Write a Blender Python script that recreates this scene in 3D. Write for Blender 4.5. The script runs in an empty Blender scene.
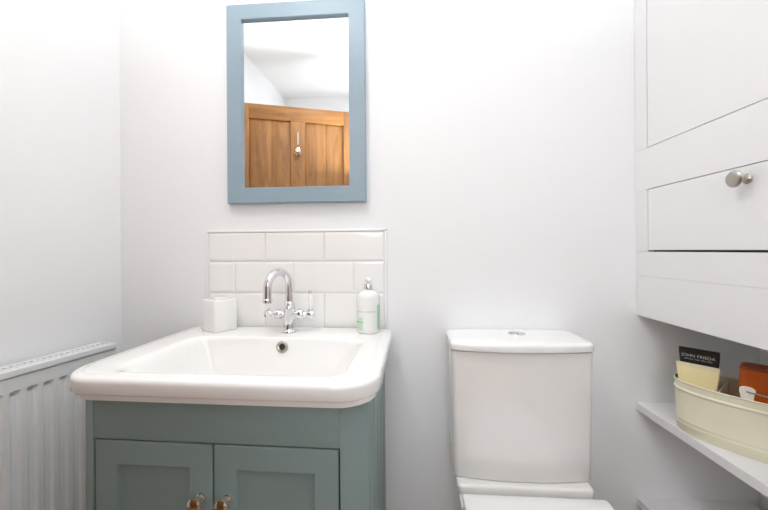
import bpy, bmesh, math, random
from mathutils import Vector, Matrix
random.seed(4)
SC = bpy.context.scene
COL = SC.collection
PI = math.pi

# ------------------------------------------------------------------ helpers
def mat(name, color, rough=.5, metal=0., spec=.5, bump=0., bscale=60., coat=0.):
    m = bpy.data.materials.new(name); m.use_nodes = True
    nt = m.node_tree; b = nt.nodes['Principled BSDF']
    b.inputs['Base Color'].default_value = (*color, 1)
    b.inputs['Roughness'].default_value = rough
    b.inputs['Metallic'].default_value = metal
    b.inputs['Specular IOR Level'].default_value = spec
    b.inputs['Coat Weight'].default_value = coat
    b.inputs['Coat Roughness'].default_value = .05
    if bump:
        tc = nt.nodes.new('ShaderNodeTexCoord')
        n = nt.nodes.new('ShaderNodeTexNoise'); n.inputs['Scale'].default_value = bscale
        n.inputs['Detail'].default_value = 4
        bp = nt.nodes.new('ShaderNodeBump'); bp.inputs['Strength'].default_value = bump
        bp.inputs['Distance'].default_value = .002
        nt.links.new(tc.outputs['Object'], n.inputs['Vector'])
        nt.links.new(n.outputs['Fac'], bp.inputs['Height'])
        nt.links.new(bp.outputs['Normal'], b.inputs['Normal'])
    return m

def srgb(r, g, b):
    f = lambda c: (c/255/12.92) if c/255 <= .04045 else ((c/255+.055)/1.055)**2.4
    return (f(r), f(g), f(b))

def wood(name, c1, c2, axis='Z', scale=1.0, rough=.45):
    m = mat(name, c1, rough)
    nt = m.node_tree; b = nt.nodes['Principled BSDF']
    tc = nt.nodes.new('ShaderNodeTexCoord'); mp = nt.nodes.new('ShaderNodeMapping')
    s = {'Z': (9, 9, .9), 'X': (.9, 9, 9), 'Y': (9, .9, 9)}[axis]
    mp.inputs['Scale'].default_value = [v*scale for v in s]
    n = nt.nodes.new('ShaderNodeTexNoise'); n.inputs['Scale'].default_value = 3
    n.inputs['Detail'].default_value = 6; n.inputs['Distortion'].default_value = 1.2
    w = nt.nodes.new('ShaderNodeTexNoise'); w.inputs['Scale'].default_value = 22
    w.inputs['Detail'].default_value = 3
    mx = nt.nodes.new('ShaderNodeMath'); mx.operation = 'MULTIPLY_ADD'; mx.inputs[1].default_value = .4
    cr = nt.nodes.new('ShaderNodeValToRGB')
    cr.color_ramp.elements[0].position = .42; cr.color_ramp.elements[0].color = (*c2, 1)
    cr.color_ramp.elements[1].position = .80; cr.color_ramp.elements[1].color = (*c1, 1)
    nt.links.new(tc.outputs['Object'], mp.inputs['Vector'])
    nt.links.new(mp.outputs['Vector'], n.inputs['Vector']); nt.links.new(mp.outputs['Vector'], w.inputs['Vector'])
    nt.links.new(w.outputs['Fac'], mx.inputs[0]); nt.links.new(n.outputs['Fac'], mx.inputs[2])
    nt.links.new(mx.outputs[0], cr.inputs['Fac']); nt.links.new(cr.outputs['Color'], b.inputs['Base Color'])
    return m

def build(name, bm, m, parent=None, smooth=35, loc=None, rotz=None):
    bmesh.ops.recalc_face_normals(bm, faces=bm.faces[:])
    if smooth:
        th = math.radians(smooth)
        for f in bm.faces: f.smooth = True
        for e in bm.edges:
            if len(e.link_faces) != 2 or e.calc_face_angle(0) > th: e.smooth = False
    me = bpy.data.meshes.new(name); bm.to_mesh(me); bm.free()
    me.materials.append(m)
    o = bpy.data.objects.new(name, me); COL.objects.link(o)
    if parent is not None: o.parent = parent
    if loc: o.location = loc
    if rotz is not None: o.rotation_euler.z = rotz
    return o

def thing(name, label, cat, loc=(0, 0, 0), rotz=0, group=None):
    o = bpy.data.objects.new(name, None); COL.objects.link(o)
    o.empty_display_size = .05
    o.location = loc; o.rotation_euler.z = rotz
    o['label'] = label; o['category'] = cat
    if group: o['group'] = group
    return o

def structure(o, label=None, cat=None):
    o['kind'] = 'structure'
    if label: o['label'] = label
    if cat: o['category'] = cat
    return o

def box(bm, x0, x1, y0, y1, z0, z1, bev=0, seg=2):
    r = bmesh.ops.create_cube(bm, size=1)
    vs = r['verts']
    for v in vs:
        v.co = ((x0+x1)/2+v.co.x*(x1-x0), (y0+y1)/2+v.co.y*(y1-y0), (z0+z1)/2+v.co.z*(z1-z0))
    if bev:
        es = list({e for v in vs for e in v.link_edges})
        bmesh.ops.bevel(bm, geom=es, offset=bev, segments=seg, profile=.5, affect='EDGES')
    return bm

def bx(*a, **k): return box(bmesh.new(), *a, **k)

def loft(bm, rings, cap0=True, cap1=True, closed=True):
    vr = [[bm.verts.new(p) for p in r] for r in rings]
    n = len(rings[0])
    for a, b in zip(vr, vr[1:]):
        for i in range(n if closed else n-1):
            j = (i+1) % n
            bm.faces.new((a[i], a[j], b[j], b[i]))
    if cap0: bm.faces.new(vr[0][::-1])
    if cap1: bm.faces.new(vr[-1])
    return bm

def rrect(x0, x1, y0, y1, r, z, n=8, edge=10):
    """rounded rectangle; r = single radius or (front-left, front-right, back-right, back-left)"""
    if not isinstance(r, (tuple, list)): r = (r,)*4
    cs = [((x0+r[0], y0+r[0]), r[0], PI), ((x1-r[1], y0+r[1]), r[1], 1.5*PI),
          ((x1-r[2], y1-r[2]), r[2], 0), ((x0+r[3], y1-r[3]), r[3], .5*PI)]
    pts = []
    for k, (c, rr, a0) in enumerate(cs):
        arc = [(c[0]+rr*math.cos(a0+PI/2*i/n), c[1]+rr*math.sin(a0+PI/2*i/n)) for i in range(n+1)]
        nc, nr, na = cs[(k+1) % 4]
        nx = (nc[0]+nr*math.cos(na), nc[1]+nr*math.sin(na))
        pts += arc
        for i in range(1, edge):
            t = i/edge
            pts.append((arc[-1][0]*(1-t)+nx[0]*t, arc[-1][1]*(1-t)+nx[1]*t))
    return [(x, y, z) for x, y in pts]

def lathe(bm, prof, n=32, M=None, cap=True):
    rings = []
    for r, z in prof:
        ring = [Vector((r*math.cos(2*PI*i/n), r*math.sin(2*PI*i/n), z)) for i in range(n)]
        if M is not None: ring = [M @ v for v in ring]
        rings.append(ring)
    return loft(bm, rings, cap, cap)

def tube(bm, pts, rad, n=16, cap=True):
    pts = [Vector(p) for p in pts]
    if not isinstance(rad, (list, tuple)): rad = [rad]*len(pts)
    rings = []; up = None
    for i, p in enumerate(pts):
        t = (pts[min(i+1, len(pts)-1)]-pts[max(i-1, 0)]).normalized()
        if up is None:
            up = t.orthogonal().normalized()
        up = (up-t*up.dot(t)).normalized(); s = t.cross(up)
        rings.append([p+rad[i]*(math.cos(2*PI*k/n)*up+math.sin(2*PI*k/n)*s) for k in range(n)])
    return loft(bm, rings, cap, cap)

def axis_matrix(loc, d):
    q = Vector((0, 0, 1)).rotation_difference(Vector(d).normalized())
    return Matrix.Translation(Vector(loc)) @ q.to_matrix().to_4x4()

# ------------------------------------------------------------------ materials
M_wall = mat('white_wall_paint', (.858, .868, .876), .6, spec=.3, bump=.25, bscale=9)
M_ceil = mat('white_ceiling_paint', (.88, .88, .87), .7, spec=.2)
M_join = mat('white_joinery_paint', (.815, .815, .815), .4, spec=.4, bump=.08, bscale=25)
M_dark = mat('shadow_gap_wood', srgb(96, 80, 66), .8)
M_floor = wood('brown_floorboards', srgb(158, 116, 76), srgb(118, 82, 50), 'Y')
M_oak = wood('oak_door_wood', srgb(150, 102, 50), srgb(104, 65, 27), 'Z', rough=.6)
M_oakh = wood('oak_rail_wood', srgb(150, 102, 50), srgb(110, 70, 30), 'X', rough=.6)
M_cer = mat('white_ceramic', (.87, .865, .85), .07, spec=.5, coat=.4)
M_cist = mat('toilet_ceramic', (.83, .815, .79), .1, spec=.5, coat=.3)
M_seat = mat('seat_plastic', (.84, .83, .82), .25)
M_tile = mat('glazed_tile', (.885, .88, .865), .08, spec=.5, coat=.3, bump=.06, bscale=14)
M_grout = mat('tile_grout', (.80, .79, .77), .8)
M_trim = mat('tile_trim', (.86, .86, .85), .3)
M_green = mat('sage_paint', srgb(133, 152, 150), .42, spec=.4, bump=.06, bscale=80)
M_blue = mat('blue_grey_paint', srgb(146, 165, 177), .42, spec=.4, bump=.05, bscale=80)
M_mirror = mat('mirror_silver', (.96, .97, .96), .0, 1.)
M_chrome = mat('chrome', (.78, .78, .79), .05, 1.)
M_nickel = mat('satin_nickel', (.44, .41, .36), .3, 1.)
M_poln = mat('polished_nickel', (.80, .73, .66), .1, 1.)
M_rad = mat('radiator_enamel', (.80, .82, .83), .3)
M_bin = mat('cream_enamel', srgb(226, 221, 196), .28, spec=.5, bump=.05, bscale=12)
M_lug = mat('white_enamel', srgb(232, 228, 212), .3)
M_wire = mat('steel_wire', (.3, .3, .32), .35, 1.)
M_black = mat('black_plastic', srgb(22, 21, 20), .35)
M_letter = mat('silver_print', srgb(190, 190, 190), .5)
M_cream = mat('cream_plastic', srgb(238, 224, 172), .35)
M_creamcap = mat('pale_translucent_plastic', srgb(225, 215, 185), .35)
M_orange = mat('orange_plastic', srgb(198, 92, 22), .4)
M_orangecap = mat('brown_orange_plastic', srgb(150, 62, 18), .45)
M_bottle = mat('white_bottle_plastic', (.80, .81, .78), .15, spec=.5)
M_prg = mat('green_print', srgb(158, 198, 164), .35)
M_prg2 = mat('pale_green_print', srgb(196, 220, 200), .35)
M_prd = mat('dark_green_print', srgb(96, 140, 108), .4)
M_prgr = mat('grey_print', srgb(196, 194, 188), .4)
M_hole = mat('dark_opening', (.02, .02, .02), .6)

# ------------------------------------------------------------------ room shell
KL = .14                                    # the left wall leans out from square
def ceil_z(y): return 2.27-.194*y
YR = -2.71; XR = 1.08
XL = lambda y: -1.018+KL*y
bm = bmesh.new(); box(bm, -1.018-.05, XR+.1, 0, .1, 0, 2.3)
structure(build('wall_back', bm, M_wall, smooth=0))
def prism(pts, z0, zf):
    bm = bmesh.new()
    b = [bm.verts.new((x, y, z0)) for x, y in pts]; t = [bm.verts.new((x, y, zf(y))) for x, y in pts]
    n = len(pts)
    for i in range(n): bm.faces.new((b[i], b[(i+1) % n], t[(i+1) % n], t[i]))
    bm.faces.new(b[::-1]); bm.faces.new(t)
    return bm
WA = math.atan(-KL); WLEN = -YR/math.cos(WA)
structure(build('wall_left', prism([(0, -.0), (0, -WLEN), (-.1, -WLEN), (-.1, .0)], 0, lambda y: ceil_z(y*math.cos(WA))+.02), M_wall, smooth=0, loc=(XL(0), 0, 0), rotz=WA))
WX0, WX1, WZ0, WZ1 = -.62, .42, 1.35, 2.35
bm = bmesh.new()
ztop = ceil_z(YR)+.02
box(bm, XL(YR)-.1, WX0, YR-.1, YR, 0, ztop); box(bm, WX1, XR+.1, YR-.1, YR, 0, ztop)
box(bm, WX0, WX1, YR-.1, YR, 0, WZ0); box(bm, WX0, WX1, YR-.1, YR, WZ1, ztop)
structure(build('wall_rear', bm, M_wall, smooth=0))
win = thing('fill_window_1', 'white framed window added in the unseen rear wall for frontal fill light', 'window', ((WX0+WX1)/2, YR-.05, WZ0))  # added window, out of view, to bring in soft frontal fill
win['kind'] = 'structure'
WH, WV = (WX1-WX0)/2-.001, WZ1-WZ0
for x0, x1, z0, z1, nm in ((-WH, -WH+.05, .001, WV-.001, 'frame_stile'), (WH-.05, WH, .001, WV-.001, 'frame_stile'), (-.025, .025, .05, WV-.05, 'mullion'),
                       (-WH+.05, WH-.05, .001, .05, 'frame_rail'), (-WH+.05, WH-.05, WV-.05, WV-.001, 'frame_rail')):
    build(nm, bx(x0, x1, -.03, .03, z0, z1), M_join, win, smooth=0)
M_glass = bpy.data.materials.new('window_glass'); M_glass.use_nodes = True
nt = M_glass.node_tree; nt.nodes.clear()
o_ = nt.nodes.new('ShaderNodeOutputMaterial'); t_ = nt.nodes.new('ShaderNodeBsdfTransparent'); g_ = nt.nodes.new('ShaderNodeBsdfGlossy'); x_ = nt.nodes.new('ShaderNodeMixShader')
g_.inputs['Roughness'].default_value = .02; x_.inputs[0].default_value = .06
nt.links.new(t_.outputs[0], x_.inputs[1]); nt.links.new(g_.outputs[0], x_.inputs[2]); nt.links.new(x_.outputs[0], o_.inputs[0])
for x0, x1 in ((-WH+.05, -.025), (.025, WH-.05)):
    build('pane', bx(x0, x1, -.003, .003, .05, WV-.05), M_glass, win, smooth=0)
PLt = bpy.data.lights.new('sky_portal', 'AREA'); PLt.shape = 'RECTANGLE'; PLt.size = WX1-WX0; PLt.size_y = WV; PLt.cycles.is_portal = True
po = bpy.data.objects.new('sky_portal', PLt); COL.objects.link(po); po.location = ((WX0+WX1)/2, YR-.11, (WZ0+WZ1)/2); po.rotation_euler.x = PI/2
structure(build('wall_right', prism([(XR, 0), (XR, YR), (XR+.1, YR), (XR+.1, 0)], 0, lambda y: ceil_z(y)+.02), M_wall, smooth=0))
bm = bmesh.new()
v = [bm.verts.new(p) for p in ((-1.6, .1, ceil_z(.1)), (XR+.1, .1, ceil_z(.1)), (XR+.1, YR-.1, ceil_z(YR-.1)), (-1.6, YR-.1, ceil_z(YR-.1)))]
u = [bm.verts.new(p.co+Vector((0, 0, .1))) for p in v]
bm.faces.new(v); bm.faces.new(u[::-1])
for i in range(4): bm.faces.new((v[i], v[(i+1) % 4], u[(i+1) % 4], u[i]))
structure(build('ceiling', bm, M_ceil, smooth=0))
structure(build('floor', bx(-1.6, XR+.1, YR-.1, .1, -.1, 0), M_floor, smooth=0))

# ---- open oak plank door seen in the mirror
dl, dr = Vector((-1.10, -1.035)), Vector((-.335, -1.288))
dw = (dr-dl).length; da = math.atan2(dr.y-dl.y, dr.x-dl.x)
door = thing('door_1', 'oak plank door with a small round knob, reflected in the mirror', 'door', (dl.x, dl.y, 0), da)
door['kind'] = 'structure'
DH = 2.035
# local: x along door, face towards the mirror = +y
s0, s1 = .066, dw-.122
m0, m1 = .327, .424
for x0, x1 in ((0, s0), (s1, dw)):
    build('stile', bx(x0, x1, -.042, 0, .005, DH, bev=.002), M_oak, door, smooth=30)
build('rail', bx(s0, s1, -.042, 0, DH-.095, DH, bev=.002), M_oakh, door, smooth=30)
build('rail', bx(s0, s1, -.042, 0, .005, .2, bev=.002), M_oakh, door, smooth=30)
build('muntin', bx(m0, m1, -.042, 0, .2, DH-.095, bev=.002), M_oak, door, smooth=30)
for a, b in ((s0, m0), (m1, s1)):
    mid = (a+b)/2+.01
    for p, q in ((a, mid), (mid, b)):
        build('plank', bx(p, q, -.03, -.014, .2, DH-.095, bev=.003), M_oak, door, smooth=30)
kx = (m0+m1)/2; kz = 1.735
kb = bmesh.new(); lathe(kb, [(.020, 0), (.020, .004), (.009, .006), (.009, .02), (.017, .026), (.022, .034), (.017, .044), (.004, .047)], 20, axis_matrix((kx, 0, kz), (0, 1, 0)))
build('knob', kb, M_poln, door)
build('latch_bar', bx(kx-.003, kx+.003, 0, .006, kz+.05, kz+.13, bev=.001), M_letter, door)

# ---- left radiator
rad = thing('radiator', 'white fluted panel radiator on the left wall beside the vanity', 'radiator', (-1.006, -.098, 0), math.atan(-KL-.017))
RL = .95; RT = .778; RB = .165; RD = .068
# panel front as a relief: x = depth, y = along wall, z = up
def flute(s):
    p = .0352; t = ((s-.030) % p)/p
    lo, hi, e = .14, .62, .12
    if s < .028 or s > RL-.03: return 0
    if t < lo-e/2 or t > hi+e/2: return 0
    if t < lo+e/2: return (t-lo+e/2)/e
    if t > hi-e/2: return (hi+e/2-t)/e
    return 1
bm = bmesh.new()
ss = [RL*i/540 for i in range(541)]
zs = [RB, RB+.040, RB+.046, .3, .45, .6, RT-.066, RT-.0605, RT-.0540, RT-.0530, RT-.019]
zw = [0, 0, 1, 1, 1, 1, 1, 3, 3, 0, 0]
grid = []
for z, w in zip(zs, zw):
    grid.append([bm.verts.new((RD-.004-.006*w*flute(s), -s, z)) for s in ss])
for a, b in zip(grid, grid[1:]):
    for i in range(len(ss)-1): bm.faces.new((a[i], a[i+1], b[i+1], b[i]))
back = []
for row in (grid[0], grid[-1]):
    back.append([bm.verts.new((RD-.022, v.co.y, v.co.z)) for v in (row[0], row[-1])])
bm.faces.new([*grid[-1], back[1][1], back[1][0]][::-1])
bm.faces.new([*grid[0], back[0][1], back[0][0]])
bm.faces.new((back[0][0], back[0][1], back[1][1], back[1][0]))
build('front_panel', bm, M_rad, rad, smooth=50)
build('rear_panel', bx(.004, .014, -RL+.005, -.005, RB, RT-.019, bev=.003), M_rad, rad)
bm = bmesh.new()
for i in range(60):
    y = -.02-i*(RL-.04)/59
    box(bm, .0145, RD-.0225, y-.0006, y+.0006, RB+.03, RT-.04)
build('convector_fins', bm, M_rad, rad, smooth=0)
g = bmesh.new()
box(g, RD-.022, RD, -RL, 0, RT-.006, RT, bev=.0015)
box(g, 0, .012, -RL, 0, RT-.006, RT, bev=.0015)
box(g, RD-.003, RD, -RL, 0, RT-.016, RT-.005, bev=.001)
box(g, .0, .003, -RL, 0, RT-.016, RT-.005, bev=.001)
nb = 66
for i in range(nb+1):
    y = -.004-i*(RL-.008)/nb
    box(g, .011, RD-.021, y-.0035, y+.0035, RT-.005, RT-.001)
box(g, .030, .036, -RL, 0, RT-.005, RT-.0012)
build('top_grille', g, M_rad, rad, smooth=30)
for y in (0, -RL):
    build('end_panel', bx(.002, RD-.006, y-.0015 if y == 0 else y, y if y == 0 else y+.0015, RB+.02, RT-.006), M_rad, rad, smooth=0)
for yy in (-.12, -RL+.12):
    bm = bmesh.new(); tube(bm, [(.035, yy, .0), (.035, yy, RB+.03)], .008, 14)
    pp = build('pipe', bm, M_chrome, rad)
    bm = bmesh.new(); lathe(bm, [(.0082, RB-.065), (.012, RB-.06), (.016, RB-.055), (.016, RB-.02), (.012, RB-.015), (.0082, RB-.012)], 18, Matrix.Translation((.035, yy, 0)))
    build('valve_collar', bm, M_chrome, pp)
for yy in (-.2, -RL+.2):
    build('wall_bracket', bx(-.008, .006, yy-.015, yy+.015, .35, .65), M_rad, rad, smooth=0)

# ------------------------------------------------------------------ tiled splashback
sp = thing('tiled_splashback', 'splashback of glossy white brick tiles with pale trim behind the tap', 'splashback', (0, 0, 0))
SX0, SX1, SZ0, SZ1 = -.700, -.074, .806, 1.141
build('grout_bed', bx(SX0+.006, SX1-.006, -.0055, -.0002, SZ0, SZ1-.006), M_grout, sp, smooth=0)
TW, TH, G = .1975, .1045, .0022
rows = [(1.0345, 1.132, [-.490, -.2865]), (.928, 1.0325, [-.597, -.394, -.187]), (SZ0, .926, [-.490, -.2865])]
bm = bmesh.new()
def tile(bm, x0, x1, z0, z1, full):
    b = .006
    pr = [(0, -.0045), (0, -.0078), (.0012, -.0088), (b, -.0098), (b+.001, -.0099)]
    rings = []
    for ins, y in pr:
        rings.append([(x0+ins, y, z0+ins), (x1-ins, y, z0+ins), (x1-ins, y, z1-ins), (x0+ins, y, z1-ins)])
    loft(bm, rings, True, True)
for z0, z1, cuts in rows:
    xs = [SX0+.0095]+cuts+[SX1-.0095]
    for a, b in zip(xs, xs[1:]):
        if b-a > .03: tile(bm, a+G/2, b-G/2, z0+G/2, z1-G/2, True)
build('tiles', bm, M_tile, sp, smooth=8)
bm = bmesh.new()
box(bm, SX0, SX0+.008, -.0105, 0, SZ0, SZ1, bev=.002); box(bm, SX1-.008, SX1, -.0105, 0, SZ0, SZ1, bev=.002)
box(bm, SX0, SX1, -.0105, 0, SZ1-.008, SZ1, bev=.002)
build('edge_trim', bm, M_trim, sp)

# ------------------------------------------------------------------ mirror
mr = thing('mirror', 'rectangular wall mirror in a flat blue-grey wooden frame above the basin', 'mirror')
X0, X1, Z0, Z1 = -.6135, -.1415, 1.231, 1.903
I0, I1, J0, J1 = -.5615, -.1955, 1.283, 1.851
def frame_mesh():
    bm = bmesh.new()
    prof = [((X0, X1, Z0, Z1), -.0008), ((X0, X1, Z0, Z1), -.0225), ((X0+.0025, X1-.0025, Z0+.0025, Z1-.0025), -.025),
            ((I0-.0015, I1+.0015, J0-.0015, J1+.0015), -.025), ((I0, I1, J0, J1), -.0235), ((I0, I1, J0, J1), -.0135), ((I0, I1, J0, J1), -.0008)]
    loft(bm, [[(a, y, c), (b, y, c), (b, y, d), (a, y, d)] for (a, b, c, d), y in prof], False, False)
    return bm
build('frame', frame_mesh(), M_blue, mr, smooth=20)
build('mirror_glass', bx(I0+.0002, I1-.0002, -.0135, -.003, J0+.0002, J1-.0002), M_mirror, mr, smooth=0)
build('backing_board', bx(I0, I1, -.0028, -.0008, J0, J1), M_dark, mr, smooth=0)

# ------------------------------------------------------------------ vanity cabinet
vc = thing('vanity_cabinet', 'sage green vanity cabinet with two panelled doors under the white basin', 'cabinet', (-.4055, -.004, 0), math.radians(-.8))
# local x is about the centre line
HW = .3235; CF = -.455; CHX = .0535; CHY = .035; CT = .7615; PL = .0
FH = HW-CHX                                   # half width of the flat front
DT = .6655; DB = .10
def poly_prism(pts, z0, z1, bev=0):
    return prism(pts, z0, lambda y: z1)
# corner posts (chamfered)
for s in (-1, 1):
    pts = [(s*FH, CF), (s*HW, CF+CHY), (s*HW, CF+CHY+.012), (s*(FH-.0), CF+.035)]
    if s < 0: pts = pts[::-1]
    build('corner_post', poly_prism(pts, 0, CT), M_green, vc, smooth=0)
build('top_rail', bx(-FH+.0005, FH-.0005, CF, CF+.018, DT+.0042, CT, bev=.0008), M_green, vc, smooth=30)
build('plinth_rail', bx(-FH+.0005, FH-.0005, CF, CF+.03, 0, DB-.003, bev=.0008), M_green, vc, smooth=30)
for s in (-1, 1):
    bm = bmesh.new()
    n = 5; y0 = CF+CHY+.013; w = (-.012-y0)/n
    for i in range(n):
        a = y0+i*w
        xo, xi = s*HW, s*(HW-.016)
        pts = [(xi, a), (xo-s*.006, a+.0004), (xo-s*.006, a+.004), (xo, a+.0075), (xo, a+w-.0075), (xo-s*.006, a+w-.004), (xo-s*.006, a+w-.0004), (xi, a+w)]
        if s < 0: pts = pts[::-1]
        v0 = [bm.verts.new((x, y, 0)) for x, y in pts]; v1 = [bm.verts.new((x, y, CT)) for x, y in pts]
        for k in range(len(pts)):
            j = (k+1) % len(pts); bm.faces.new((v0[k], v0[j], v1[j], v1[k]))
        bm.faces.new(v0[::-1]); bm.faces.new(v1)
    build('side_panel', bm, M_green, vc, smooth=25)
build('bottom_board', bx(-HW+.018, HW-.018, CF+.032, -.02, DB-.02, DB-.004), M_green, vc, smooth=0)
build('back_board', bx(-HW+.018, HW-.018, -.016, -.004, .0, CT-.01), M_green, vc, smooth=0)
for s in (-1, 1):
    xa, xb = (-FH+.004, -.0018) if s < 0 else (.0018, FH-.004)
    bm = bmesh.new()
    z0, z1 = DB, DT; fw = .050
    y = CF+.0005
    def R(i, yy): return [(xa+i, yy, z0+i), (xb-i, yy, z0+i), (xb-i, yy, z1-i), (xa+i, yy, z1-i)]
    loft(bm, [R(.001, y+.021), R(0, y+.02), R(0, y+.0015), R(.0015, y), R(fw-.0005, y), R(fw+.0005, y+.001), R(fw+.002, y+.0095), R(fw+.0035, y+.010)], True, True)
    d = build('door', bm, M_green, vc, smooth=20)
    kx = -.027 if s < 0 else .031; kz = .555
    kb = bmesh.new()
    lathe(kb, [(.0095, 0), (.0095, .002), (.0075, .003), (.0055, .007), (.0055, .012), (.009, .0155), (.0135, .0185), (.0148, .022), (.0138, .0255), (.009, .028), (.002, .029)], 28, axis_matrix((kx, y, kz), (0, -1, 0)))
    build('knob', kb, M_poln, d)

# ------------------------------------------------------------------ washbasin
BX0, BX1, BY0, BY1, BT = -.750, -.060, -.488, -.0115, .813
wb = thing('washbasin', 'wide white ceramic inset washbasin on top of the sage cabinet', 'washbasin', (.004, -.0098, 0), math.radians(-.8))
def bow(ring, amt=.002):
    xc = (BX0+BX1)/2; hw = (BX1-BX0)/2; out = []
    for x, y, z in ring:
        w = max(0, min(1, (-.30-y)/.17)); w = w*w*(3-2*w)
        out.append((x, y-amt*w*max(0, 1-((x-xc)/hw)**2), z))
    return out
def bring(i, z, rf=.085, rb=.012):
    return bow(rrect(BX0+i, BX1-i, BY0+i, BY1-min(i, .004), (max(rf-i, .02), max(rf-i, .02), max(rb-i*.3, .004), max(rb-i*.3, .004)), BT+z, 10, 16))
OX0, OX1, OY0, OY1 = -.655, -.135, -.450, -.146
def orr(l, r, f, b, rad, z): return bow(rrect(OX0+l, OX1-r, OY0+f, OY1-b, rad, BT+z, 10, 16), .002)
rings = [orr(.22, .21, .136, .12, .015, -.152), orr(.15, .14, .11, .085, .035, -.149), orr(.07, .06, .07, .04, .05, -.137), orr(.03, .025, .03, .012, .05, -.10), orr(.012, .008, .015, .0, .05, -.06), orr(.0, .0, .008, -.006, .05, -.052),
         bring(.030, -.052), bring(.0125, -.052), bring(.0095, -.0505), bring(.0085, -.048), bring(.0085, -.0405), bring(.0075, -.0385),
         bring(.005, -.0375), bring(.0015, -.0362), bring(.0, -.034)]
for k in range(8):
    a = PI/2*k/7; rings.append(bring(.009*(1-math.cos(a)), -.013+.0105*math.sin(a)))
rings += [bring(.016, -.0022), bring(.020, -.0020), bring(.0225, -.0008), bring(.026, -.0002), bring(.030, 0)]
OX0, OX1, OY0, OY1 = -.655, -.135, -.450, -.146
def orr(l, r, f, b, rad, z): return bow(rrect(OX0+l, OX1-r, OY0+f, OY1-b, rad, BT+z, 10, 16), .002)
rings += [orr(-.008, -.006, -.004, -.004, .05, 0), orr(-.002, -.002, 0, -.001, .05, -.0008), orr(.004, .003, .004, .002, .05, -.0035),
          orr(.012, .007, .008, .005, .05, -.010), orr(.018, .012, .014, .008, .05, -.025), orr(.026, .022, .022, .013, .05, -.055),
          orr(.036, .032, .032, .018, .055, -.090), orr(.054, .048, .052, .028, .06, -.118), orr(.09, .08, .085, .05, .05, -.1325),
          orr(.16, .15, .12, .09, .035, -.139), orr(.23, .22, .138, .125, .015, -.142)]
bm = bmesh.new(); loft(bm, rings, True, True)
build('basin_body', bm, M_cer, wb, smooth=40)
nrm = Vector((0, -.97, .25))
ob = bmesh.new(); lathe(ob, [(.0088, -.004), (.0092, .0022), (.0135, .0035), (.0175, .0016), (.018, -.004)], 28, axis_matrix((-.377, -.1545, .787), nrm), cap=False)
ov = build('overflow_ring', ob, M_nickel, wb)
ob = bmesh.new(); lathe(ob, [(.0092, -.0005), (.0092, .0006)], 24, axis_matrix((-.377, -.1545, .787), nrm))
build('overflow_hole', ob, M_hole, ov)
ob = bmesh.new(); lathe(ob, [(.030, 0), (.030, .002), (.022, .004), (.021, .002), (.018, .006), (.002, .009)], 28, Matrix.Translation((-.395, -.29, BT-.1425)))
build('waste_plug', ob, M_chrome, wb)

# ------------------------------------------------------------------ mixer tap
tp = thing('basin_mixer_tap', 'chrome swan-neck mixer tap with white lever on the basin back edge', 'tap', (-.381, -.080, BT+.0003))
bm = bmesh.new()
lathe(bm, [(.026, 0), (.026, .004), (.024, .007), (.0195, .010), (.0185, .014), (.0185, .07), (.0195, .074), (.0195, .078), (.0165, .083), (.0155, .092), (.0125, .096), (.010, .098)], 36)
body = build('tap_body', bm, M_chrome, tp)
sd = Vector((-.36, -.93, 0)).normalized()
pts = [(0, 0, .092), (0, 0, .12), (0, 0, .145)]
R0 = .047
for k in range(0, 15):
    a = PI*k/14*1.04
    c = R0*(1-math.cos(a)); h = R0*math.sin(a)
    pts.append((sd.x*c, sd.y*c, .145+h))
e = pts[-1]; pts.append((e[0]+sd.x*.001, e[1]+sd.y*.001, e[2]-.028))
bm = bmesh.new(); tube(bm, pts, .0122, 24); build('spout', bm, M_chrome, tp)
ez = pts[-1][2]
bm = bmesh.new(); lathe(bm, [(.0124, 0), (.0142, .002), (.0142, .011), (.0124, .013)], 28, Matrix.Translation((pts[-1][0], pts[-1][1], ez-.008)))
build('aerator', bm, M_chrome, tp)
for s in (-1, 1):
    bm = bmesh.new(); hz = .055
    lathe(bm, [(.010, .015), (.0115, .022), (.0165, .028), (.0175, .036), (.0155, .044), (.010, .048), (.0085, .056)], 28, axis_matrix((0, 0, hz), (s, 0, 0)))
    vv = build('valve', bm, M_chrome, tp)
    bm = bmesh.new()
    lathe(bm, [(.007, .054), (.0105, .056), (.0125, .060), (.0125, .076), (.0105, .080), (.003, .082)], 24, axis_matrix((0, 0, hz), (s, 0, 0)))
    hd = build('handle', bm, M_chrome, vv)
    c = Vector((s*.068, 0, hz))
    d = Vector((0, 0, 1)) if s > 0 else Vector((.30, -.95, .10)).normalized()
    bm = bmesh.new(); lathe(bm, [(.0055, .010), (.0075, .014), (.0075, .018), (.0055, .021), (.005, .066), (.006, .068), (.006, .072), (.0045, .075), (.001, .0765)], 20, axis_matrix(c, d))
    lv = build('lever_stem', bm, M_chrome, hd)
    bm = bmesh.new(); lathe(bm, [(.0058, .0215), (.0068, .024), (.0062, .045), (.0064, .062), (.0056, .0665)], 20, axis_matrix(c, d))
    lc = build('lever_grip', bm, M_cer, hd); lc['label'] = 'white ceramic lever grip'
    if s < 0:
        bm = bmesh.new()
        lathe(bm, [(.0035, .010), (.005, .013), (.004, .019), (.001, .021)], 16, axis_matrix(c, (0, 0, 1)))
        build('handle_stud', bm, M_chrome, hd)

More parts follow.
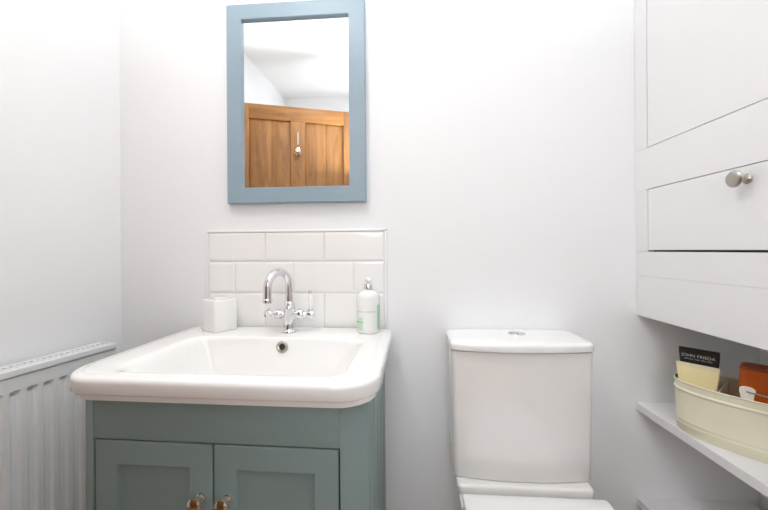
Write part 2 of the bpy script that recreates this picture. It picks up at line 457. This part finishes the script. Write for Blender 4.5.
# ------------------------------------------------------------------ soap dispenser
SR = .0365
sb = thing('soap_dispenser', 'white pump soap bottle with green print on the right of the basin', 'soap bottle', (-.130, -.071, BT+.0003))
bm = bmesh.new(); lathe(bm, [(SR-.004, 0), (SR-.001, .0015), (SR, .005), (SR, .108), (SR-.0015, .116), (SR-.006, .1225), (SR-.013, .127), (.0175, .1295), (.016, .131), (.016, .134)], 48)
build('bottle', bm, M_bottle, sb)
bm = bmesh.new(); lathe(bm, [(.0125, .134), (.0135, .135), (.0135, .150), (.0125, .1515), (.006, .152)], 32); build('pump_collar', bm, M_chrome, sb)
bm = bmesh.new(); lathe(bm, [(.0055, .151), (.0055, .158), (.010, .159), (.011, .161), (.0105, .167), (.008, .169), (.002, .1695)], 24)
tube(bm, [(0, 0, .163), (.004, -.012, .164), (.006, -.022, .162), (.0062, -.024, .159)], [.005, .0045, .004, .0035], 12)
build('pump_head', bm, M_bottle, sb)
def shell(a0, a1, z0, z1, m, name, n=10):
    bm = bmesh.new(); r0, r1 = SR+.0001, SR+.0004
    rings = []
    for i in range(n+1):
        a = math.radians(a0+(a1-a0)*i/n); c, s = math.cos(a), math.sin(a)
        rings.append([(r0*c, r0*s, z0), (r1*c, r1*s, z0), (r1*c, r1*s, z1), (r0*c, r0*s, z1)])
    loft(bm, rings, True, True); build(name, bm, m, sb, smooth=40)
# the camera looks from about -82 degrees
shell(-176, -110, .012, .050, M_prg2, 'printed_panel')
for z, w, m in ((.044, -116, M_prg), (.034, -112, M_prd), (.025, -118, M_prg), (.017, -114, M_prg)):
    shell(-174, w, z, z+(.0035 if m is M_prd else .003), m, 'printed_stripe')
shell(-36, -8, .012, .088, M_prg, 'printed_band')
bm = None
for i in range(11):
    if i in (5,): continue
    a = -150+i*9.2
    shell(a, a+6.2, .066, .0705, M_prgr, 'printed_line', 3)

# ------------------------------------------------------------------ toothbrush holder
hw_ = .0385
th = thing('toothbrush_holder', 'square white ceramic toothbrush holder at the back left of the basin', 'toothbrush holder', (-.6185, -.066, BT+.0003), math.radians(-30))
HH = .102
def hr(i, z, r=.0055): return rrect(-hw_+i, hw_-i, -hw_+i, hw_-i, max(r-i, .002), z, 5, 3)
def ell(z, s=1): 
    n = len(hr(0, 0)); out = []
    for p in hr(0, 0):
        a = math.atan2(p[1], p[0]); out.append((.022*s*math.cos(a), .017*s*math.sin(a), z))
    return out
bm = bmesh.new()
loft(bm, [hr(.003, 0), hr(.0008, .001), hr(0, .003), hr(0, HH-.004), hr(.001, HH-.0015), hr(.003, HH-.0002), hr(.006, HH), ell(HH, 1.05), ell(HH-.001, 1), ell(HH-.004, .96), ell(.012, .93)], True, True)
build('holder_body', bm, M_cer, th, smooth=50)

# ------------------------------------------------------------------ toilet
tx = .3105
wc = thing('toilet', 'white close-coupled toilet with dual flush button and closed seat', 'toilet', (tx, 0, 0))
def cring(hw, yf, z, r=.02, bulge=.018, yb=-.006, hwb=None):
    hwb = hw-.008 if hwb is None else hwb
    pts = rrect(-hw, hw, yf, yb, r if isinstance(r, tuple) else (r, r, r*.9, r*.9), z, 8, 12); out = []
    for x, y, zz in pts:
        t = (y-yb)/(yf-yb)                       # 1 at the front
        x *= (hwb+(hw-hwb)*t)/hw
        out.append((x, y-bulge*max(0, t)**2*(1-(x/hw)**2), zz))
    return out
bm = bmesh.new()
CB, CTz = .4255, .784
loft(bm, [cring(.189, -.152, CB+.0, .016), cring(.1905, -.156, CB+.0015, .016), cring(.1915, -.1575, CB+.004, .016)] +
     [cring(.1915+.0035*k/6, -.1575-.0075*k/6, CB+.004+(CTz-CB-.004)*k/6, .016) for k in range(1, 7)], True, True)
build('cistern', bm, M_cist, wc, smooth=50)
bm = bmesh.new(); L0 = CTz+.0022
def lr(i, z, dz=0): return cring(.1965-i, -.172+i, z, (.018, .018, .03, .03), .022, -.004-i*.4, .1955-i)
def crown(ring):
    return [(x, y, z-.006*max(0, (-y-.10)/.1)**2) for x, y, z in ring]
loft(bm, [lr(.012, L0+.0008), lr(.004, L0+.0008), lr(.0015, L0+.0016), lr(.0003, L0+.003), lr(0, L0+.006), lr(.0003, L0+.015)] +
     [lr(.010*(1-math.cos(a)), L0+.015+.010*math.sin(a)) for a in (.3, .6, .9, 1.2, 1.5)] +
     [lr(.02, L0+.0257), lr(.05, L0+.0262), lr(.08, L0+.0265)], True, True)
build('cistern_lid', bm, M_cer, wc, smooth=50)
LT = L0+.0265
bm = bmesh.new()
def ering(a, b, z, cx=0, n=36): return [(.012+cx+a*math.cos(2*PI*i/n), -.078+b*math.sin(2*PI*i/n), z) for i in range(n)]
loft(bm, [ering(.026, .019, LT-.001), ering(.026, .019, LT+.002), ering(.0235, .0165, LT+.0035), ering(.0225, .0155, LT+.0015)], True, True)
fb = build('flush_button', bm, M_chrome, wc)
for s in (-1, 1):
    bm = bmesh.new(); n = 18
    arc = [(s*(.0012+ (.020)*math.cos(-PI/2+PI*i/n)), .0135*math.sin(-PI/2+PI*i/n)) for i in range(n+1)]
    if s < 0: arc = arc[::-1]
    loft(bm, [[(.012+x*k, -.078+y*k, z) for x, y in arc] for k, z in ((1, LT+.001), (1, LT+.0035), (.9, LT+.005))], True, True)
    build('button_half', bm, M_nickel if s < 0 else M_chrome, fb, smooth=40)
# pan: platform at the back, D bowl forward, tapering to the floor
def dring(hw, yf, yb, z, rb=.02):
    n = 40; out = []; s = hw*1.02
    yc = yf+hw*1.12
    for i in range(n+1):
        a = PI+PI*i/n
        cx, cy = math.cos(a), math.sin(a)
        e_ = .86
        out.append((hw*math.copysign(abs(cx)**e_, cx), yc+hw*1.12*math.copysign(abs(cy)**e_, cy), z))
    for i in range(1, 8): out.append((hw, yc+(yb-rb-yc)*i/8, z))
    for i in range(7): a = PI/2*i/6; out.append((hw-rb+rb*math.cos(a), yb-rb+rb*math.sin(a), z))
    for i in range(1, 8): out.append((hw-rb-(2*hw-2*rb)*i/8, yb, z))
    for i in range(7): a = PI/2+PI/2*i/6; out.append((-hw+rb+rb*math.cos(a), yb-rb+rb*math.sin(a), z))
    for i in range(1, 8): out.append((-hw, yb-rb+(yc-yb+rb)*i/8, z))
    return out
bm = bmesh.new()
loft(bm, [dring(.115, -.50, -.03, .0, .03), dring(.118, -.505, -.03, .02, .03), dring(.125, -.52, -.03, .15, .03), dring(.15, -.58, -.025, .28, .03),
          dring(.170, -.625, -.02, .345, .03), dring(.176, -.635, -.015, .375, .03), dring(.179, -.637, -.012, .389, .03), dring(.178, -.634, -.012, .3945, .03), dring(.174, -.630, -.016, .3965, .026)], True, True)
build('pan', bm, M_cist, wc, smooth=50)
bm = bmesh.new()
def pr(i, z): return rrect(-.182+i, .182-i, -.192+i, -.012-i, (.012, .012, .02, .02), z, 6, 8)
loft(bm, [pr(.003, .3968), pr(.001, .399), pr(0, .417), pr(.001, .4205), pr(.004, .4235), pr(.008, .4242)], True, True)
build('cistern_platform', bm, M_cist, wc, smooth=50)
bm = bmesh.new()
loft(bm, [dring(.176, -.640, -.256, .3975, .02), dring(.180, -.645, -.254, .399, .02), dring(.181, -.647, -.253, .417, .02), dring(.179, -.645, -.254, .428, .02)], True, True)
build('seat', bm, M_seat, wc, smooth=50)
bm = bmesh.new()
loft(bm, [dring(.177, -.640, -.252, .4305, .008), dring(.1795, -.645, -.249, .432, .008), dring(.180, -.646, -.2485, .437, .008), dring(.179, -.645, -.2492, .4405, .008), dring(.175, -.640, -.253, .4425, .008), dring(.15, -.6, -.275, .4445, .018)], True, True)
build('seat_lid', bm, M_seat, wc, smooth=50)

# ------------------------------------------------------------------ built-in cupboard on the right
CA = math.atan(.03)
cu = thing('built_in_cupboard', 'white painted built-in cupboard hanging over the shelf on the right', 'cupboard', (.7165, 0, 0), CA)
CZ0 = .859; CL = .74; CW = .33
topz = lambda y: ceil_z(y)-.012
def front_board(y0, y1, z0, z1, name='front_board', zt=None):
    if zt is None: bm = bx(0, .02, y0, y1, z0, z1, bev=.0006, seg=1)
    else:
        bm = prism([(0, y0), (.02, y0), (.02, y1), (0, y1)], z0, zt)
    return build(name, bm, M_join, cu, smooth=0)
DY0, DY1 = -.655, -.0545
front_board(-CL, -.001, CZ0, .985)
front_board(-CL, -.001, .9853, 1.059)
front_board(-CL, -.001, 1.2482, 1.3726)
front_board(-.0522, -.001, 1.0595, 1.2477); front_board(-CL, DY1-.61, 1.0595, 1.2477)
front_board(-.0522, -.001, 1.3730, 2.2); front_board(-CL, DY1-.61, 1.3730, 2.2)
front_board(-CL, -.001, 2.2005, None, zt=topz)
build('upper_door', bx(.0008, .019, DY0, DY1, 1.3748, 2.197, bev=.0008, seg=1), M_join, cu, smooth=0)
dwf = build('drawer_front', bx(.0004, .019, DY0, DY1, 1.0645, 1.2464, bev=.0008, seg=1), M_join, cu, smooth=0)
kb = bmesh.new()
lathe(kb, [(.011, 0), (.011, .002), (.009, .004), (.0065, .010), (.006, .018), (.008, .0215), (.016, .0245), (.0185, .027), (.0185, .0285), (.016, .0315), (.009, .0335), (.001, .034)], 32, axis_matrix((.0004, -.352, 1.2180), (-1, 0, 0)))
build('knob', kb, M_nickel, dwf)
build('inner_lining', bx(.0205, .026, -CL+.01, -.006, 1.0, 2.25), M_dark, cu, smooth=0)
build('bottom_board', prism([(.0205, -CL), (CW, -CL), (CW, -.001-CW*math.tan(CA)), (.0205, -.0012-.0205*math.tan(CA))], CZ0, lambda y: CZ0+.018), M_join, cu, smooth=0)
structure(build('wall_end', prism([(.7565, -.752), (XR, -.752), (XR, -.85), (.7565, -.85)], 0, lambda y: ceil_z(y)), M_wall, smooth=0))

# shelves in the niche under the cupboard
for nm, z, lab in (('niche_shelf', .582, 'upper white shelf under the cupboard holding the cream tin'), ('niche_shelf', .281, 'lowest white shelf near the bottom right corner, below the tin')):
    t = thing(nm, lab, 'shelf', (.7145, 0, z), math.atan(.03))
    build('board', prism([(0, -.735), (.335, -.735), (.335, -.001-.335*.03), (0, -.001)], -.023, lambda y: 0), M_join, t, smooth=0)

# ------------------------------------------------------------------ cream storage tin and its contents
ta = math.radians(-48.7)
T0 = Vector((.835, -.2385, .5825))
tin = thing('storage_tin', 'cream enamel oval storage tin with divider and wire handle on the shelf', 'tin', T0, ta)
def tr(off, z):
    a, b, n = .146+off, .0795+off, 96
    out = []
    for i in range(n):
        t = 2*PI*i/n; c, s = math.cos(t), math.sin(t); e_ = 2/2.3
        out.append((a*math.copysign(abs(c)**e_, c), b*math.copysign(abs(s)**e_, s), z))
    return out
TZ = .1365
prof = [(-.010, 0), (-.006, .0), (-.0045, .0025), (-.0045, .010), (-.003, .012), (-.003, .020), (-.0022, .0215), (-.0022, .024), (-.003, .0255), (-.0025, .030), (-.0018, .0315), (-.0018, .034), (-.0025, .0355),
        (-.001, .108), (.001, .110), (.0018, .1125), (.001, .115), (-.0008, .117), (-.0005, .131), (.0012, .1325), (.0018, .135), (.0008, TZ), (-.0012, TZ-.0005), (-.002, .132), (-.0025, .117), (-.0035, .02), (-.006, .004), (-.012, .003)]
bm = bmesh.new(); loft(bm, [tr(o, z) for o, z in prof], True, True)
build('tin_body', bm, M_bin, tin, smooth=40)
build('divider', bx(-.051, -.0495, -.073, .073, .004, .130, bev=.0005), M_bin, tin, smooth=30)
for s in (-1, 1):
    bm = bmesh.new()
    w0, w1 = .0135, .010
    out = [(-w1, .100), (w1, .100), (w1, .135), (w0*.85, .146), (w0, .154), (w0*.95, .160), (w0*.6, .1635), (0, .1645), (-w0*.6, .1635), (-w0*.95, .160), (-w0, .154), (-w0*.85, .146), (-w1, .135)]
    a, b = s*.0738, s*.0762
    loft(bm, [[(.002+x, a, z) for x, z in out], [(.002+x, b, z) for x, z in out]], True, True)
    build('handle_lug', bm, M_lug, tin, smooth=30)
bm = bmesh.new()
pts = []
hd_ = Vector((1, 0, -.08)).normalized()
for i in range(31):
    t = PI*i/30
    pts.append(Vector((.002, -.081*math.cos(t), .154))+hd_*(.13*math.sin(t)**.75))
tube(bm, [(.002, -.071, .154), (.002, -.079, .154)]+pts[1:-1]+[(.002, .079, .154), (.002, .071, .154)], .0017, 8)
build('wire_handle', bm, M_wire, tin)

def local(x, y, z):
    v = Matrix.Rotation(ta, 4, 'Z') @ Vector((x, y, z)); return T0+v
def text_mesh(body, size, m, parent, name, loc, rot):
    cu_ = bpy.data.curves.new(name, 'FONT'); cu_.body = body; cu_.size = size; cu_.extrude = .00015
    cu_.align_x = 'CENTER'; cu_.align_y = 'CENTER'; cu_.space_character = 1.06
    tmp = bpy.data.objects.new('tmp', cu_); COL.objects.link(tmp)
    dg = bpy.context.evaluated_depsgraph_get()
    me = bpy.data.meshes.new_from_object(tmp.evaluated_get(dg)); bpy.data.objects.remove(tmp)
    me.name = name; me.materials.clear(); me.materials.append(m)
    o = bpy.data.objects.new(name, me); COL.objects.link(o); o.parent = parent
    o.location = loc; o.rotation_euler = rot
    return o
BOX_FLOOR = .0034
# black tube standing on its cap, flat crimp at the top
bt = thing('black_hair_tube', 'black flat-topped tube with silver lettering at the back of the tin', 'tube', local(-.099, .016, BOX_FLOOR), ta)
def flat_ring(hw, ht, z, n=40, e_=.8):
    return [(hw*math.copysign(abs(math.cos(t))**e_, math.cos(t)), ht*math.copysign(abs(math.sin(t))**e_, math.sin(t)), z) for t in [2*PI*(i+.5)/n for i in range(n)]]
BH = .209
bm = bmesh.new()
loft(bm, [flat_ring(.022, .018, 0), flat_ring(.0225, .0185, .002), flat_ring(.0225, .0185, .03)], True, True)
build('cap', bm, M_black, bt, smooth=40)
bm = bmesh.new()
loft(bm, [flat_ring(.024, .019, .0305), flat_ring(.0255, .019, .034)]+[flat_ring((.0255+.0165*k/6), .019-.016*k/6, .034+(BH-.05)*k/6, e_=.8-.35*k/6) for k in range(1, 7)] + [flat_ring(.042, .0014, BH-.012, e_=.3), flat_ring(.042, .0012, BH, e_=.3)], True, True)
build('tube_body', bm, M_black, bt, smooth=40)
text_mesh('JOHN FRIEDA', .0108, M_letter, bt, 'lettering', (-.001, -.0040, BH-.0205), (math.radians(86), 0, 0))
text_mesh('LONDON  PARIS  NEW YORK', .0042, M_letter, bt, 'small_lettering', (-.001, -.0048, BH-.0295), (math.radians(86), 0, 0))
# cream flat tube in front of it
ct = thing('cream_tube', 'pale cream flat tube standing in front of the black tube in the tin', 'tube', local(-.0945, -.022, BOX_FLOOR), ta)
CH = .176
bm = bmesh.new()
loft(bm, [flat_ring(.022, .0155, 0), flat_ring(.0225, .016, .002), flat_ring(.0225, .016, .026)], True, True)
build('cap', bm, M_creamcap, ct, smooth=40)
bm = bmesh.new()
loft(bm, [flat_ring(.026, .0155, .0265), flat_ring(.0275, .0155, .03)]+[flat_ring((.0275+.016*k/6), .0155-.012*k/6, .03+(CH-.040)*k/6, e_=.8-.4*k/6) for k in range(1, 7)], True, True)
build('tube_body', bm, M_cream, ct, smooth=40)
bm = bmesh.new()
loft(bm, [flat_ring(.0437, .0034, CH-.0099, e_=.3), flat_ring(.0437, .0026, CH-.004, e_=.3), flat_ring(.0437, .0022, CH, e_=.3)], True, True)
build('crimped_end', bm, M_creamcap, ct, smooth=40)
# orange bottle
ob_ = thing('orange_bottle', 'orange flat-topped bottle in the right half of the tin', 'bottle', local(.034, .006, BOX_FLOOR), ta)
OH = .194
bm = bmesh.new()
def orring(hw, ht, r, z): return rrect(-hw, hw, -ht, ht, r, z, 6, 4)
loft(bm, [orring(.050, .026, .012, 0), orring(.053, .029, .014, .003), orring(.053, .029, .014, OH-.008), orring(.0525, .0285, .014, OH-.0075)], True, True)
build('bottle_body', bm, M_orange, ob_, smooth=40)
bm = bmesh.new()
loft(bm, [orring(.0525, .0285, .014, OH-.0072), orring(.0535, .0295, .014, OH-.0065), orring(.0535, .0295, .014, OH-.004), orring(.051, .027, .013, OH-.0005), orring(.045, .021, .01, OH)], True, True)
build('bottle_lid', bm, M_orangecap, ob_, smooth=40)

# ------------------------------------------------------------------ lamps
def ceiling_lamp(x, y, r, watts, label, color):
    z = ceil_z(y)-.004
    t = thing('ceiling_lamp', label, 'lamp', (x, y, z)); t.rotation_euler.x = math.atan(-.194)
    bm = bmesh.new(); lathe(bm, [(r+.02, 0), (r+.02, -.03), (r+.012, -.035), (r+.002, -.035), (r, -.02)], 48)
    build('lamp_housing', bm, M_rad, t)
    m = mat('lamp_diffuser', (.9, .9, .9), .5); b = m.node_tree.nodes['Principled BSDF']
    b.inputs['Emission Color'].default_value = (*color, 1); b.inputs['Emission Strength'].default_value = 4
    bm = bmesh.new(); lathe(bm, [(r, -.022), (r-.004, -.03), (r*.6, -.036), (r*.05, -.038)], 48)
    build('diffuser', bm, m, t)
    L = bpy.data.lights.new('lamp_light', 'AREA'); L.shape = 'DISK'; L.size = 2*r; L.energy = watts; L.color = color
    lo = bpy.data.objects.new('lamp_light', L); COL.objects.link(lo); lo.parent = t; lo.location = (0, 0, -.042)
    return t
ceiling_lamp(-.42, -.62, .15, 4.3, 'round flush ceiling lamp above the basin', (1, .99, .98))
# added unseen pendant: opaque bowl standing in for flash bounced off the ceiling
PX, PY, PZ = -.12, -1.16, 1.52
pl_ = thing('bounce_flash_pendant', 'added white bowl pendant, out of view, standing in for bounced flash', 'lamp', (PX, PY, PZ))
bm = bmesh.new(); lathe(bm, [(.02, -.03), (.07, -.024), (.11, -.004), (.135, .03), (.14, .05), (.136, .05), (.131, .031), (.107, .0), (.068, -.018), (.02, -.024)], 48)
build('bowl', bm, M_rad, pl_)
bm = bmesh.new(); tube(bm, [(0, 0, -.026), (0, 0, ceil_z(PY)-PZ-.002)], .004, 10); build('cord', bm, M_rad, pl_)
L = bpy.data.lights.new('bounce_flash_light', 'AREA'); L.shape = 'DISK'; L.size = .22; L.energy = 15; L.color = (.945, .975, 1)
lo = bpy.data.objects.new('bounce_flash_light', L); COL.objects.link(lo); lo.parent = pl_; lo.location = (0, 0, .03); lo.rotation_euler.x = PI

w = bpy.data.worlds.new('world'); SC.world = w; w.use_nodes = True
w.node_tree.nodes['Background'].inputs[0].default_value = (.9, .93, 1, 1)
w.node_tree.nodes['Background'].inputs[1].default_value = 6.3

# ------------------------------------------------------------------ camera
f = 345.; yaw = math.radians(4.2); roll = math.radians(.4)
cam = bpy.data.cameras.new('camera'); co = bpy.data.objects.new('camera', cam); COL.objects.link(co)
cam.sensor_fit = 'HORIZONTAL'; cam.sensor_width = 36; cam.lens = 36*f/768
cam.shift_y = -5/768
cam.clip_start = .01
co.location = (0, -1.15, 1.07)
F = Vector((-math.sin(yaw), math.cos(yaw), 0)); R = Vector((math.cos(yaw), math.sin(yaw), 0)); U = Vector((0, 0, 1))
X = R*math.cos(roll)-U*math.sin(roll); Yv = U*math.cos(roll)+R*math.sin(roll)
co.matrix_world = Matrix.Translation(co.location) @ Matrix((X, Yv, -F)).transposed().to_4x4()
SC.camera = co

SC.view_settings.view_transform = 'Standard'; SC.view_settings.look = 'None'
SC.view_settings.exposure = 0.31; SC.view_settings.gamma = 1
SC.view_settings.use_curve_mapping = False
SC.cycles.max_bounces = 14; SC.cycles.diffuse_bounces = 8; SC.cycles.glossy_bounces = 6
SC.cycles.use_denoising = True
